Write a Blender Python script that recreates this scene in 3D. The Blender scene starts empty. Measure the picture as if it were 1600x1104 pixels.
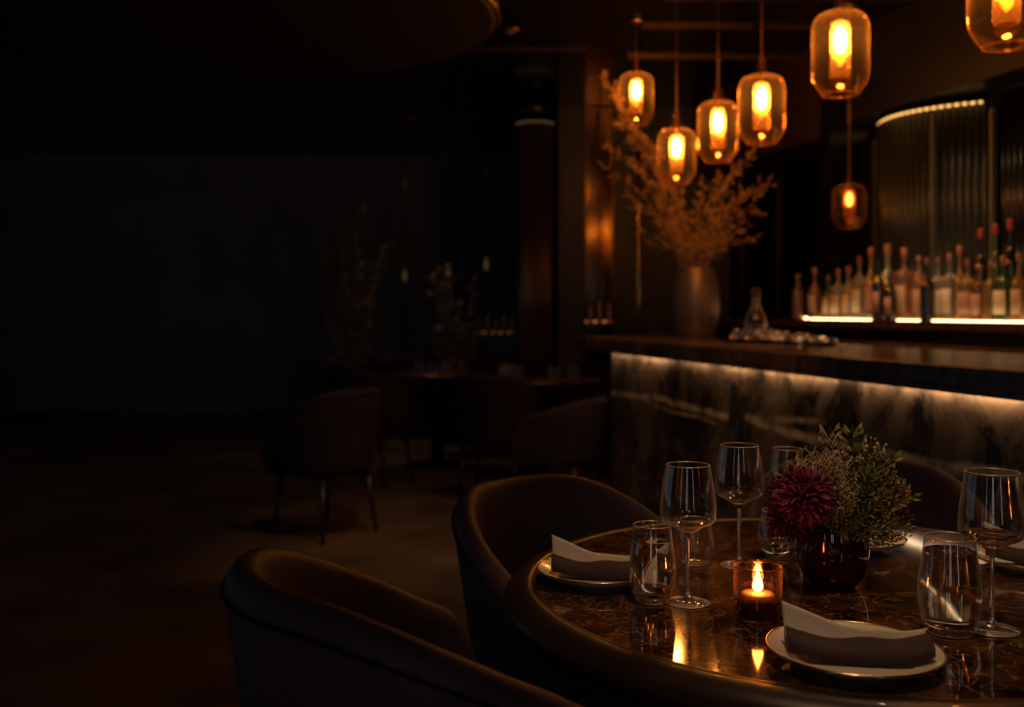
import bpy, bmesh, math, random
from math import sin, cos, pi, radians
from mathutils import Vector, Matrix, noise
rnd = random.Random(7)
S = bpy.context.scene
COL = S.collection

# ------------------------------------------------------------------ camera, world, exposure
CZ, F, HY = 1.25, 1600.0, 485.0          # eye height (m), focal length (px), horizon row
cd = bpy.data.cameras.new('camera'); cam = bpy.data.objects.new('camera', cd); COL.objects.link(cam)
cam.location = (0, 0, CZ); cam.rotation_euler = (pi/2, 0, 0)
cd.sensor_width = 36; cd.lens = 36; cd.shift_y = -(552-HY)/1600
cd.clip_start = .05; cd.clip_end = 60
cd.dof.use_dof = True; cd.dof.focus_distance = 1.72; cd.dof.aperture_fstop = 2.9
S.camera = cam
w = bpy.data.worlds.new('world'); S.world = w; w.use_nodes = True
w.node_tree.nodes['Background'].inputs[0].default_value = (.25, .42, .55, 1)
w.node_tree.nodes['Background'].inputs[1].default_value = .0012
S.view_settings.view_transform = 'Standard'; S.view_settings.look = 'None'
S.view_settings.gamma = 1; S.view_settings.use_curve_mapping = False
S.view_settings.exposure = 0.2
cy = S.cycles
cy.max_bounces = 10; cy.transmission_bounces = 10; cy.transparent_max_bounces = 24; cy.glossy_bounces = 5; cy.diffuse_bounces = 3
cy.sample_clamp_indirect = 4.0; cy.caustics_reflective = True; cy.caustics_refractive = True
cy.blur_glossy = 0
cy.use_denoising = True

BA = radians(14.39)                       # heading of the bar: local x = across (n), local y = along (s)
def barw(n, s, z=0): return Vector((n*cos(BA)-s*sin(BA), n*sin(BA)+s*cos(BA), z))
def at(px, py, Y): return Vector(((px-800)/F*Y, Y, CZ-(py-HY)/F*Y))

# ------------------------------------------------------------------ node helpers
def mat(name):
    m = bpy.data.materials.new(name); m.use_nodes = True
    nt = m.node_tree; nt.nodes.clear()
    out = nt.nodes.new('ShaderNodeOutputMaterial')
    return m, nt, out
def N(nt, t, **kw):
    n = nt.nodes.new('ShaderNode'+t)
    for k, v in kw.items():
        if k.startswith('i_'):
            key = k[2:]; key = int(key) if key.isdigit() else key.replace('_', ' ')
            n.inputs[key].default_value = v
        else: setattr(n, k, v)
    return n
def L(nt, a, b): nt.links.new(a, b)
def c4(c): return (c[0], c[1], c[2], 1)
def pbr(name, col, rough=.5, metal=0, spec=.5, coat=0, bump=0, bscale=40, var=0, vscale=8, sheen=0, col2=None, stretch=None):
    m, nt, out = mat(name)
    b = N(nt, 'BsdfPrincipled'); L(nt, b.outputs[0], out.inputs[0])
    b.inputs['Base Color'].default_value = c4(col); b.inputs['Roughness'].default_value = rough
    b.inputs['Metallic'].default_value = metal; b.inputs['Specular IOR Level'].default_value = spec
    b.inputs['Coat Weight'].default_value = coat; b.inputs['Sheen Weight'].default_value = sheen
    tc = N(nt, 'TexCoord'); mp = N(nt, 'Mapping'); L(nt, tc.outputs['Object'], mp.inputs[0])
    if stretch: mp.inputs['Scale'].default_value = stretch
    n = N(nt, 'TexNoise', i_Scale=vscale, i_Detail=6); L(nt, mp.outputs[0], n.inputs['Vector'])
    r = N(nt, 'ValToRGB'); L(nt, n.outputs[0], r.inputs[0])
    c2 = col2 or tuple(x*(1-var) for x in col)
    r.color_ramp.elements[0].position = .35; r.color_ramp.elements[0].color = c4(c2)
    r.color_ramp.elements[1].position = .65; r.color_ramp.elements[1].color = c4(col)
    L(nt, r.outputs[0], b.inputs['Base Color'])
    if bump:
        n2 = N(nt, 'TexNoise', i_Scale=bscale, i_Detail=4); L(nt, mp.outputs[0], n2.inputs['Vector'])
        bp = N(nt, 'Bump', i_Strength=bump, i_Distance=.01); L(nt, n2.outputs[0], bp.inputs['Height']); L(nt, bp.outputs[0], b.inputs['Normal'])
    return m
def emit(name, col, st):
    m, nt, out = mat(name); e = N(nt, 'Emission', i_Color=c4(col), i_Strength=st); L(nt, e.outputs[0], out.inputs[0]); return m
def glass(name, col=(1, 1, 1), ior=1.45, rough=0.0, pas=.35):
    m, nt, out = mat(name)
    g = N(nt, 'BsdfGlass', i_Color=c4(col), i_Roughness=rough, i_IOR=ior)
    t = N(nt, 'BsdfTransparent', i_Color=c4(col)); mx = N(nt, 'MixShader', i_0=1-pas)
    L(nt, t.outputs[0], mx.inputs[1]); L(nt, g.outputs[0], mx.inputs[2]); L(nt, mx.outputs[0], out.inputs[0]); return m
def thin(name, tint, refl=(1, 1, 1), diff=0.0, edge=.3, minr=.04, halo=0.0):
    """thin-walled blown glass: clear view through, mirror-like at the edges, a little scatter"""
    m, nt, out = mat(name)
    lw = N(nt, 'LayerWeight', i_Blend=edge)
    ml = N(nt, 'MapRange'); ml.inputs[3].default_value = minr; ml.inputs[4].default_value = .9
    L(nt, lw.outputs['Facing'], ml.inputs[0])
    t = N(nt, 'BsdfTransparent', i_Color=c4(tint)); g = N(nt, 'BsdfGlossy', i_Color=c4(refl), i_Roughness=.04)
    mx = N(nt, 'MixShader'); L(nt, ml.outputs[0], mx.inputs[0]); L(nt, t.outputs[0], mx.inputs[1]); L(nt, g.outputs[0], mx.inputs[2])
    last = mx
    if diff:
        d = N(nt, 'BsdfTranslucent', i_Color=c4(refl)); m2 = N(nt, 'MixShader', i_0=diff)
        L(nt, mx.outputs[0], m2.inputs[1]); L(nt, d.outputs[0], m2.inputs[2]); last = m2
    if halo:                                    # pale diffuse edge stands in for light gathered in the glass
        pw = N(nt, 'Math', operation='POWER', i_1=5.0); l2 = N(nt, 'LayerWeight', i_Blend=.5); L(nt, l2.outputs['Facing'], pw.inputs[0])
        ml2 = N(nt, 'Math', operation='MULTIPLY', i_1=halo); L(nt, pw.outputs[0], ml2.inputs[0])
        d2 = N(nt, 'BsdfDiffuse', i_Color=c4(refl)); m3 = N(nt, 'MixShader')
        L(nt, ml2.outputs[0], m3.inputs[0]); L(nt, last.outputs[0], m3.inputs[1]); L(nt, d2.outputs[0], m3.inputs[2]); last = m3
    L(nt, last.outputs[0], out.inputs[0]); return m

# ------------------------------------------------------------------ materials
def marble(name, base, mid, vein, scale, rough, curve=None, patch=.3, coat=.4, stretch=None):
    m, nt, out = mat(name)
    b = N(nt, 'BsdfPrincipled', i_Roughness=rough); L(nt, b.outputs[0], out.inputs[0])
    b.inputs['Specular IOR Level'].default_value = .6; b.inputs['Coat Weight'].default_value = coat; b.inputs['Coat Roughness'].default_value = .05
    tc = N(nt, 'TexCoord')
    mp = N(nt, 'Mapping'); L(nt, tc.outputs['Object'], mp.inputs[0]); mp.inputs['Scale'].default_value = stretch or (1, 1, 1)
    n = N(nt, 'TexNoise', i_Scale=scale, i_Detail=10, i_Roughness=.68, i_Distortion=.9); L(nt, mp.outputs[0], n.inputs['Vector'])
    r = N(nt, 'ValToRGB'); L(nt, n.outputs[0], r.inputs[0]); e = r.color_ramp.elements
    e[0].position = .42; e[0].color = c4(base); e[1].position = .72; e[1].color = c4(mid)
    # thin veins where a distorted noise crosses a level
    n2 = N(nt, 'TexNoise', i_Scale=scale*1.3, i_Detail=5, i_Distortion=1.6); L(nt, tc.outputs['Object'], n2.inputs['Vector'])
    a = N(nt, 'Math', operation='SUBTRACT', i_1=.5); L(nt, n2.outputs[0], a.inputs[0])
    a2 = N(nt, 'Math', operation='ABSOLUTE'); L(nt, a.outputs[0], a2.inputs[0])
    r2 = N(nt, 'ValToRGB'); L(nt, a2.outputs[0], r2.inputs[0]); e = r2.color_ramp.elements
    e[0].position = 0; e[0].color = (1, 1, 1, 1); e[1].position = .018; e[1].color = (0, 0, 0, 1)
    mk = N(nt, 'Math', operation='MULTIPLY', i_1=patch); L(nt, r2.outputs[0], mk.inputs[0])
    mx = N(nt, 'MixRGB', i_Color2=c4(vein)); L(nt, mk.outputs[0], mx.inputs['Fac']); L(nt, r.outputs[0], mx.inputs['Color1'])
    last = mx.outputs[0]
    if curve:
        sp = N(nt, 'SeparateXYZ'); L(nt, tc.outputs['Object'], sp.inputs[0])
        nw = N(nt, 'TexNoise', i_Scale=5.5, i_Detail=8, i_Roughness=.65); L(nt, tc.outputs['Object'], nw.inputs['Vector'])
        for pts, wd, st in curve:
            mr = N(nt, 'MapRange', i_1=0.0, i_2=8.0); L(nt, sp.outputs['Y'], mr.inputs[0])
            fc = N(nt, 'FloatCurve'); cm = fc.mapping.curves[0]
            P = sorted((s/8, z) for s, z in pts)
            cm.points[0].location = P[0]; cm.points[1].location = P[-1]
            for p in P[1:-1]: cm.points.new(*p)
            fc.mapping.extend = 'HORIZONTAL'; fc.mapping.update()
            L(nt, mr.outputs[0], fc.inputs['Value'])
            wob = N(nt, 'MapRange'); wob.inputs[3].default_value = -.018; wob.inputs[4].default_value = .018; L(nt, nw.outputs[0], wob.inputs[0])
            d = N(nt, 'Math', operation='SUBTRACT'); L(nt, sp.outputs['Z'], d.inputs[0]); L(nt, fc.outputs[0], d.inputs[1])
            d2 = N(nt, 'Math', operation='ADD'); L(nt, d.outputs[0], d2.inputs[0]); L(nt, wob.outputs[0], d2.inputs[1])
            d3 = N(nt, 'Math', operation='ABSOLUTE'); L(nt, d2.outputs[0], d3.inputs[0])
            m1 = N(nt, 'MapRange', i_1=wd*.35, i_2=wd); m1.inputs[3].default_value = st; m1.inputs[4].default_value = 0; L(nt, d3.outputs[0], m1.inputs[0])
            nm = N(nt, 'TexNoise', i_Scale=9.0, i_Detail=8, i_Roughness=.7); L(nt, tc.outputs['Object'], nm.inputs['Vector'])
            rm = N(nt, 'MapRange', i_1=.36, i_2=.60); L(nt, nm.outputs[0], rm.inputs[0])
            mm = N(nt, 'Math', operation='MULTIPLY'); L(nt, m1.outputs[0], mm.inputs[0]); L(nt, rm.outputs[0], mm.inputs[1]); m1 = mm
            lo = N(nt, 'Math', operation='GREATER_THAN', i_1=P[0][0]*8); L(nt, sp.outputs['Y'], lo.inputs[0])
            hi = N(nt, 'Math', operation='LESS_THAN', i_1=P[-1][0]*8); L(nt, sp.outputs['Y'], hi.inputs[0])
            q = N(nt, 'Math', operation='MULTIPLY'); L(nt, lo.outputs[0], q.inputs[0]); L(nt, hi.outputs[0], q.inputs[1])
            q2 = N(nt, 'Math', operation='MULTIPLY'); L(nt, q.outputs[0], q2.inputs[0]); L(nt, m1.outputs[0], q2.inputs[1])
            mv = N(nt, 'MixRGB', i_Color2=(.95, .6, .3, 1)); L(nt, q2.outputs[0], mv.inputs['Fac']); L(nt, last, mv.inputs['Color1']); last = mv.outputs[0]
    L(nt, last, b.inputs['Base Color'])
    return m

def bar_sz(px, py, n=2.09):
    r = (px-800)/F; Y = n/(cos(BA)*r+sin(BA)); X = r*Y
    return (-sin(BA)*X+cos(BA)*Y, CZ-(py-HY)/F*Y)
V1 = [bar_sz(*p) for p in ((944, 612), (1000, 619), (1030, 622), (1060, 631), (1100, 641), (1138, 653))]
V2 = [bar_sz(*p) for p in ((1164, 652), (1200, 664), (1260, 684), (1340, 697), (1400, 712), (1480, 729), (1560, 738), (1640, 760))]
V3 = [bar_sz(*p) for p in ((1010, 628), (1060, 645), (1095, 652), (1120, 662))]
V4 = [bar_sz(*p) for p in ((1170, 650), (1230, 655), (1290, 660))]
M = {}
M['table_marble'] = marble('brown_marble', (.012, .006, .003), (.15, .06, .018), (.55, .26, .09), 9, .07, patch=.42, coat=.15)
M['bar_marble'] = marble('bar_marble', (.018, .011, .008), (.30, .18, .10), (.34, .2, .11), 3.6, .17, [(V1, .022, 1.0), (V2, .024, 1.0), (V3, .014, .6), (V4, .016, .5)], patch=.12, stretch=(1, 1, .75))
M['counter'] = marble('counter_marble', (.05, .022, .011), (.22, .1, .045), (.35, .17, .08), 2.2, .27, patch=.4, coat=.0)
M['wood_dark'] = pbr('dark_wood', (.05, .024, .012), .28, coat=.3, var=.6, stretch=(1, 8, 8))
M['rim'] = pbr('rim_wood', (.035, .017, .009), .38, spec=.35, coat=.08, var=.4)
M['brass'] = pbr('aged_brass', (.72, .42, .16), .25, metal=1, var=.3, vscale=20)
M['gold'] = pbr('gold_rim', (.95, .62, .28), .22, metal=1, var=.2, vscale=60)
M['leather'] = pbr('plum_leather', (.095, .048, .050), .58, spec=.35, bump=.05, bscale=150, var=.25)
M['velvet'] = pbr('brown_velvet', (.030, .017, .014), .8, spec=.15, var=.3)
M['seatfab'] = pbr('rose_velvet', (.22, .10, .075), .7, sheen=.3, var=.2)
M['leg'] = pbr('black_wood_leg', (.02, .012, .008), .35, var=.3)
M['floor'] = pbr('brown_stone_floor', (.17, .105, .058), .42, var=.55, vscale=1.8, bump=.03, bscale=9)
M['ceil'] = pbr('lacquer_ceiling', (.012, .008, .006), .14, var=.3, vscale=2, bump=.12, bscale=2.5)
M['wall_teal'] = pbr('dark_teal_wall', (.085, .11, .12), .8, var=.2, vscale=2)
M['wall'] = pbr('dark_wall', (.014, .012, .010), .45, var=.4, vscale=2)
M['wallbrown'] = pbr('brown_panel', (.06, .028, .013), .38, var=.3, vscale=2, stretch=(1, 1, .2))
M['black'] = pbr('black_lacquer', (.006, .005, .004), .3)
M['flute'] = pbr('fluted_smoked_glass', (.04, .042, .036), .32, metal=.3, var=.2, vscale=4)
M['mirror'] = pbr('smoked_mirror', (.06, .035, .017), .14, metal=1, var=.2, vscale=3)
M['porcelain'] = pbr('cream_porcelain', (.78, .66, .52), .22, coat=.4)
M['under'] = pbr('stoneware_side', (.10, .06, .04), .4)
M['nap_dark'] = pbr('plum_linen', (.055, .028, .028), .85, bump=.25, bscale=420, var=.2, vscale=30)
M['nap_cream'] = pbr('cream_linen', (.80, .64, .48), .85, bump=.25, bscale=420, var=.1, vscale=30)
M['nap_white'] = pbr('white_linen', (.8, .7, .6), .85, bump=.2, bscale=400)
M['glass'] = thin('clear_glass', (.985, .975, .96), (1, .90, .80), 0, .16, .04, .55)
M['rim_glint'] = pbr('rim_glint', (.85, .72, .6), .3, metal=.6)  # pale metal for beads that put highlights on glass edges
M['solid_glass'] = glass('solid_glass', pas=0)
_nt = M['solid_glass'].node_tree; _o = [n for n in _nt.nodes if n.type == 'OUTPUT_MATERIAL'][0]; _l = _o.inputs[0].links[0].from_socket
_g = N(_nt, 'BsdfGlossy', i_Color=(1, .88, .75, 1), i_Roughness=.22); _m = N(_nt, 'MixShader', i_0=.3); L(_nt, _l, _m.inputs[1]); L(_nt, _g.outputs[0], _m.inputs[2]); L(_nt, _m.outputs[0], _o.inputs[0])
M['water'] = glass('water', (.99, .98, .95), 1.33, pas=.0)
M['wine'] = glass('rose_water', (1, .86, .76), 1.33, pas=0)
M['pot'] = pbr('burgundy_glaze', (.028, .004, .004), .07, coat=1, var=.3, vscale=12)
M['vase'] = pbr('bronze_vase', (.24, .155, .11), .42, metal=.6, var=.35, vscale=5, stretch=(8, 8, .5))
M['amber'] = thin('amber_glass', (1, .82, .55), (1, .60, .25), .012, .22, .04, .35)
M['amber_in'] = thin('ribbed_amber_glass', (1, .82, .50), (1, .50, .14), .10, .35, .06)
M['smoke'] = thin('smoked_votive_glass', (.72, .48, .34), (1, .75, .55), .004, .3, .06, .3)
M['bulb'] = emit('bulb_glow', (1, .50, .18), 210)
M['bulb2'] = emit('bulb_glow_small', (1, .40, .10), 9)
M['flame'] = emit('flame', (1, .42, .10), 75)
M['wax'] = pbr('wax', (.85, .6, .38), .5)
M['led'] = emit('led_warm', (1, .76, .50), 30)
M['led_shelf'] = emit('led_shelf', (1, .62, .28), 6.5)
M['led_arc'] = emit('led_arc', (1, .50, .13), 1.8)
M['dry'] = pbr('dried_blossom', (.85, .50, .2), .85, var=.5, vscale=30)
M['twig'] = pbr('dry_twig', (.22, .11, .05), .8)
M['fl_purple'] = pbr('purple_petals', (.30, .028, .09), .55, var=.45, vscale=40)
M['fl_dark'] = pbr('burgundy_petals', (.13, .012, .02), .6, var=.4, vscale=40)
M['fl_olive'] = pbr('olive_leaf', (.26, .24, .045), .5, var=.5, vscale=40)
M['fl_green'] = pbr('moss_leaf', (.13, .15, .035), .5, var=.4, vscale=40)
M['fl_cream'] = pbr('cream_bud', (.75, .52, .27), .6, var=.3, vscale=40)
M['fl_pink'] = pbr('rusty_pink_bud', (.55, .18, .10), .6, var=.4, vscale=40)
M['stemg'] = pbr('flower_stem', (.10, .09, .03), .6)
M['olive_tree'] = pbr('dark_foliage', (.12, .14, .09), .5, var=.5, vscale=20)
M['ice'] = glass('ice', (1, .95, .9), 1.31, .05, .2)
_nt = M['ice'].node_tree; _o = [n for n in _nt.nodes if n.type == 'OUTPUT_MATERIAL'][0]; _l = _o.inputs[0].links[0].from_socket
_g = N(_nt, 'BsdfGlossy', i_Color=(1, .9, .8, 1), i_Roughness=.3); _m = N(_nt, 'MixShader', i_0=.5); L(_nt, _l, _m.inputs[1]); L(_nt, _g.outputs[0], _m.inputs[2]); L(_nt, _m.outputs[0], _o.inputs[0])
M['screen_dark'] = pbr('dark_metal', (.05, .035, .025), .3, metal=.8)

# ------------------------------------------------------------------ mesh helpers
def obj(name, bm, m, parent=None, smooth=True, loc=None, rz=None, sub=0, bevel=0):
    me = bpy.data.meshes.new(name)
    bmesh.ops.recalc_face_normals(bm, faces=bm.faces[:])
    bm.to_mesh(me); bm.free()
    if smooth:
        for p in me.polygons: p.use_smooth = True
    me.materials.append(m)
    o = bpy.data.objects.new(name, me); COL.objects.link(o)
    if parent: o.parent = parent
    if loc is not None: o.location = loc
    if rz is not None: o.rotation_euler = (0, 0, rz)
    if bevel:
        md = o.modifiers.new('bevel', 'BEVEL'); md.width = bevel; md.segments = 3; md.limit_method = 'ANGLE'
    if sub:
        md = o.modifiers.new('sub', 'SUBSURF'); md.levels = sub; md.render_levels = sub
    return o
def tag(o, label, cat=None, group=None, kind=None):
    if label: o['label'] = label
    if cat: o['category'] = cat
    if group: o['group'] = group
    if kind: o['kind'] = kind
    return o
def thing(name, label, cat, loc=(0, 0, 0), rz=0, group=None):
    o = bpy.data.objects.new(name, None); COL.objects.link(o); o.location = loc; o.rotation_euler = (0, 0, rz)
    o.empty_display_size = .05
    return tag(o, label, cat, group)
def copy_tree(src, loc, rz=0, label=None, scale=1.0, group=None, rot=None):
    r = src.copy(); COL.objects.link(r); r.location = loc; r.rotation_euler = rot or (0, 0, rz); r.scale = (scale,)*3
    if label: r['label'] = label
    if group: r['group'] = group
    for ch in list(src.children):
        c = ch.copy(); COL.objects.link(c); c.parent = r
        for g in list(ch.children):
            d = g.copy(); COL.objects.link(d); d.parent = c
    return r
def box(bm, x0, x1, y0, y1, z0, z1):
    v = [bm.verts.new(p) for p in ((x0, y0, z0), (x1, y0, z0), (x1, y1, z0), (x0, y1, z0), (x0, y0, z1), (x1, y0, z1), (x1, y1, z1), (x0, y1, z1))]
    for f in ((0, 3, 2, 1), (4, 5, 6, 7), (0, 1, 5, 4), (1, 2, 6, 5), (2, 3, 7, 6), (3, 0, 4, 7)): bm.faces.new([v[i] for i in f])
    return bm
def nb(): return bmesh.new()
def lathe(bm, prof, seg=40, cx=0, cy=0, mod=None):
    rings = []
    for i, (r, z) in enumerate(prof):
        if r < 1e-6: rings.append([bm.verts.new((cx, cy, z))])
        else:
            ring = []
            for k in range(seg):
                a = 2*pi*k/seg; rr = r*(mod(a, i) if mod else 1)
                ring.append(bm.verts.new((cx+rr*cos(a), cy+rr*sin(a), z)))
            rings.append(ring)
    for A, B in zip(rings, rings[1:]):
        if len(A) == 1 and len(B) == 1: continue
        for k in range(seg):
            k2 = (k+1) % seg
            if len(A) == 1: bm.faces.new((A[0], B[k], B[k2]))
            elif len(B) == 1: bm.faces.new((A[k], A[k2], B[0]))
            else: bm.faces.new((A[k], A[k2], B[k2], B[k]))
    return bm
def torus(bm, R, r, z=0, seg=64, k=8):
    rings = []
    for i in range(seg):
        a = 2*pi*i/seg; ring = []
        for j in range(k):
            b = 2*pi*j/k; q = R+r*cos(b); ring.append(bm.verts.new((q*cos(a), q*sin(a), z+r*sin(b))))
        rings.append(ring)
    for i in range(seg):
        A, B = rings[i], rings[(i+1) % seg]
        for j in range(k): bm.faces.new((A[j], B[j], B[(j+1) % k], A[(j+1) % k]))
    return bm
def smooth_prof(P, n=5):
    out = []
    for i in range(len(P)-1):
        p0 = P[max(i-1, 0)]; p1 = P[i]; p2 = P[i+1]; p3 = P[min(i+2, len(P)-1)]
        for k in range(n):
            t = k/n
            out.append(tuple(.5*((2*p1[d])+(-p0[d]+p2[d])*t+(2*p0[d]-5*p1[d]+4*p2[d]-p3[d])*t*t+(-p0[d]+3*p1[d]-3*p2[d]+p3[d])*t**3) for d in range(len(p1))))
    out.append(tuple(P[-1])); return out
def tube(bm, pts, rad, k=6, caps=True):
    pts = [Vector(p) for p in pts]; n = len(pts); rings = []
    for i, p in enumerate(pts):
        t = (pts[min(i+1, n-1)]-pts[max(i-1, 0)])
        t = t.normalized() if t.length > 1e-9 else Vector((0, 0, 1))
        u = t.cross(Vector((0, 0, 1)))
        if u.length < 1e-3: u = t.cross(Vector((1, 0, 0)))
        u.normalize(); v = t.cross(u)
        r = rad[i] if isinstance(rad, (list, tuple)) else rad
        rings.append([bm.verts.new(p+u*r*cos(2*pi*j/k)+v*r*sin(2*pi*j/k)) for j in range(k)])
    for A, B in zip(rings, rings[1:]):
        for j in range(k): bm.faces.new((A[j], A[(j+1) % k], B[(j+1) % k], B[j]))
    if caps:
        bm.faces.new(rings[0][::-1]); bm.faces.new(rings[-1])
    return bm
def shell(outer, t):
    """closed wall profile from an outer profile (open top): outer up, inner down to axis"""
    return outer
def struct(name, bm, m, **kw):
    o = obj(name, bm, m, smooth=kw.pop('smooth', False), **kw); o['kind'] = 'structure'; return o

# ------------------------------------------------------------------ the room
CH = 3.0
struct('floor', box(nb(), -6, 7, -2.5, 12, -.1, 0), M['floor'])
struct('ceiling', box(nb(), -6, 7, -2.5, 12, CH, CH+.1), M['ceil'])
struct('wall_left', box(nb(), -6, -5.9, -2.5, 12, 0, CH), M['wall_teal'])
struct('wall_rear', box(nb(), -6, 7, -2.6, -2.5, 0, CH), M['wall_teal'])
M['blue_fill'] = emit('blue_fill_glow', (.45, .72, 1.0), .10)
for i in range(3): struct('glow_pane_%d' % (i+5), box(nb(), -5.9, -5.89, 1.5+i*2.6, 3.5+i*2.6, .5, 2.6), M['blue_fill'])  # unseen glowing panes added to lift the dark left side in blue
M['pane'] = emit('evening_window', (.88, .92, 1.0), 1.4)
for i, x in enumerate((-3.4, -1.1, -.75, 1.3)):
    struct('glow_pane_%d' % (i+1), box(nb(), x, x+.16, -2.5, -2.49, .7, 2.7), M['pane'])
struct('wall_end', box(nb(), -6, .36, 11.5, 11.6, 0, CH), M['wall_teal'])
struct('wall_return', box(nb(), .30, .40, 8.8, 11.5, 0, CH), M['wall'])
struct('wall_far', box(nb(), .30, 3.2, 8.8, 8.9, 0, CH), M['wall'])
struct('wall_bar', box(nb(), 4.0, 4.1, -1, 8.3, 0, CH), M['wall'], rz=BA)
struct('wall_right', box(nb(), 6.2, 6.3, -2.5, 1.2, 0, CH), M['wall'])
# soffit over the back bar, brown
struct('trim_soffit', box(nb(), 3.62, 4.0, 5.9, 7.9, 2.38, CH), M['wallbrown'], rz=BA)
struct('trim_soffit_near', box(nb(), 3.66, 4.0, -1, 5.76, 2.44, CH), M['wall'], rz=BA)
# round dropped ceiling with a brass edge, on the left
o = struct('ceiling_disc', lathe(nb(), [(0, 2.72), (1.2, 2.72), (1.23, 2.74), (1.23, CH-.001), (0, CH-.001)], 96), pbr('disc_plaster', (.03, .02, .014), .5), loc=(-1.3, 5.2, 0), smooth=False)
struct('trim_disc_edge', torus(nb(), 1.235, .008, 2.735, 96, 6), M['brass'], loc=(-1.3, 5.2, 0), smooth=True)
M['batten'] = pbr('batten_bronze', (.16, .09, .04), .35, metal=.8)
# ceiling battens that catch the lamplight
for i, (x0, x1, y, z) in enumerate(((.85, 2.6, 5.72, CH), (.8, 2.6, 6.3, CH), (-.45, .5, 6.85, CH), (.8, 2.6, 7.05, CH))):
    struct('trim_%d' % (i+1), box(nb(), x0, x1, y-.006, y+.006, z-.02, z), M['batten'] if i != 2 else M['wood_dark'])
struct('trim_5', box(nb(), 3.0, 3.03, 0, 6.2, CH-.025, CH), M['screen_dark'], rz=BA)
# baseboards
struct('baseboard_far', box(nb(), .40, 3.0, 8.77, 8.8, 0, .12), M['wood_dark'])
struct('baseboard_end', box(nb(), -5.9, .30, 11.47, 11.5, 0, .12), M['wood_dark'])

def flutes(n_list, z0, z1, r=.02, depth=.03):
    """fluted sheet through a polyline of plan points, solid thickness"""
    bm = nb(); pts = []
    P = [Vector(p) for p in n_list]
    seglen = [(P[i+1]-P[i]).length for i in range(len(P)-1)]; tot = sum(seglen); nf = max(2, int(tot/(2*r))); K = 6
    def pos(d):
        for i, sl in enumerate(seglen):
            if d <= sl or i == len(seglen)-1:
                t = (P[i+1]-P[i]).normalized(); return P[i]+t*d, Vector((t.y, -t.x))
            d -= sl
    front, back = [], []
    for k in range(nf*K+1):
        d = tot*k/(nf*K); p, nn = pos(d); off = abs(sin(pi*(k % K)/K)) if k % K else 0
        f = p+nn*off*r*1.0; b_ = p-nn*depth
        front.append((bm.verts.new((f.x, f.y, z0)), bm.verts.new((f.x, f.y, z1)))); back.append((bm.verts.new((b_.x, b_.y, z0)), bm.verts.new((b_.x, b_.y, z1))))
    for a, b in zip(front, front[1:]): bm.faces.new((a[0], b[0], b[1], a[1]))
    for a, b in zip(back, back[1:]): bm.faces.new((a[0], a[1], b[1], b[0]))
    for a, b, c, d in zip(front, front[1:], back, back[1:]): bm.faces.new((a[1], b[1], d[1], c[1])); bm.faces.new((a[0], c[0], d[0], b[0]))
    bm.faces.new((front[0][0], front[0][1], back[0][1], back[0][0])); bm.faces.new((front[-1][0], back[-1][0], back[-1][1], front[-1][1]))
    return bm

M['edge'] = pbr('satin_edge_metal', (.20, .21, .18), .42, metal=.7)
# bowed fluted screen behind the bottles, gold light on its top
t = thing('fluted_screen', 'bowed fluted glass screen with gold light along its curved top, behind the bottles', 'screen', (0, 0, 0), BA)
arc = []
for k in range(25):
    q = k/24; arc.append((3.93-.27*sin(pi*q)**.8*(1 if q < .5 else 1), 5.74-1.02*q))
obj('fluted_panel', flutes(arc, 1.2, 2.40, .02), M['flute'], t)
for a_, b_ in ((3.90, 5.765), (3.90, 4.705), (3.70, 4.93)): obj('edge_trim', box(nb(), a_-.03, a_, b_-.010, b_+.010, 1.2, 2.34), M['edge'], t, smooth=False)
arcl = [(a-.013, b, 2.385) for a, b in arc[1:-1]]
obj('light_strip', tube(nb(), arcl, .007, 6), M['led_arc'], t)
t = thing('fluted_cladding', 'dark fluted cladding on the bar wall right of the bowed screen', 'cladding', (0, 0, 0), BA)
obj('fluted_panel', flutes([(3.93, 4.69), (3.93, 1.0)], 1.2, 2.42, .022), pbr('dark_flute', (.02, .018, .014), .25, metal=.6), t)
obj('top_trim', box(nb(), 3.88, 3.98, 1.0, 4.69, 2.42, 2.45), M['screen_dark'], t)
# dark pier left of the screen + smoked mirror with frame
struct('trim_pier', box(nb(), 3.56, 4.0, 5.78, 5.89, 0, CH), M['black'], rz=BA)
t = thing('wall_mirror', 'smoked mirror panels on the bar wall behind the stand-in for a reflected lamp', 'mirror', (0, 0, 0), BA)
obj('mirror_glass', box(nb(), 3.97, 3.99, 5.92, 7.9, 1.21, 2.36), pbr('smoked_mirror_dark', (.07, .045, .03), .12, metal=1), t, smooth=False)
for k in range(4): obj('frame', box(nb(), 3.95, 4.0, 5.93+k*.62, 5.955+k*.62, 1.21, 2.37), M['screen_dark'], t, smooth=False)
t = thing('glass_screen', 'narrow fluted glass panel on the dark wall left of the mirror', 'panel', (0, 0, 0), 0)
obj('fluted_glass', flutes([(2.06, 8.66), (2.26, 8.66)], .0, 2.7, .018), M['flute'], t)
obj('frame', box(nb(), 2.27, 2.30, 8.62, 8.79, 0, 2.72), M['screen_dark'], t, smooth=False)

# column with lit cap
t = thing('fluted_column', 'tall fluted column with a faintly lit top in the dark dining room', 'column', (.19, 8.48, 0))
bm = nb(); lathe(bm, [(0, 0), (.155, 0), (.155, 2.80), (0, 2.80)], 168, mod=lambda a, i: 1-.10*abs(sin(a*12)))
obj('shaft', bm, pbr('fluted_col', (.12, .085, .06), .28, metal=.6), t)
obj('light_ring', torus(nb(), .15, .007, 2.79, 48, 6), emit('ring', (1, .6, .25), .07), t)
obj('capital', lathe(nb(), [(0, 2.82), (.17, 2.82), (.17, CH-.002), (0, CH-.002)], 40), M['black'], t)

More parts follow.
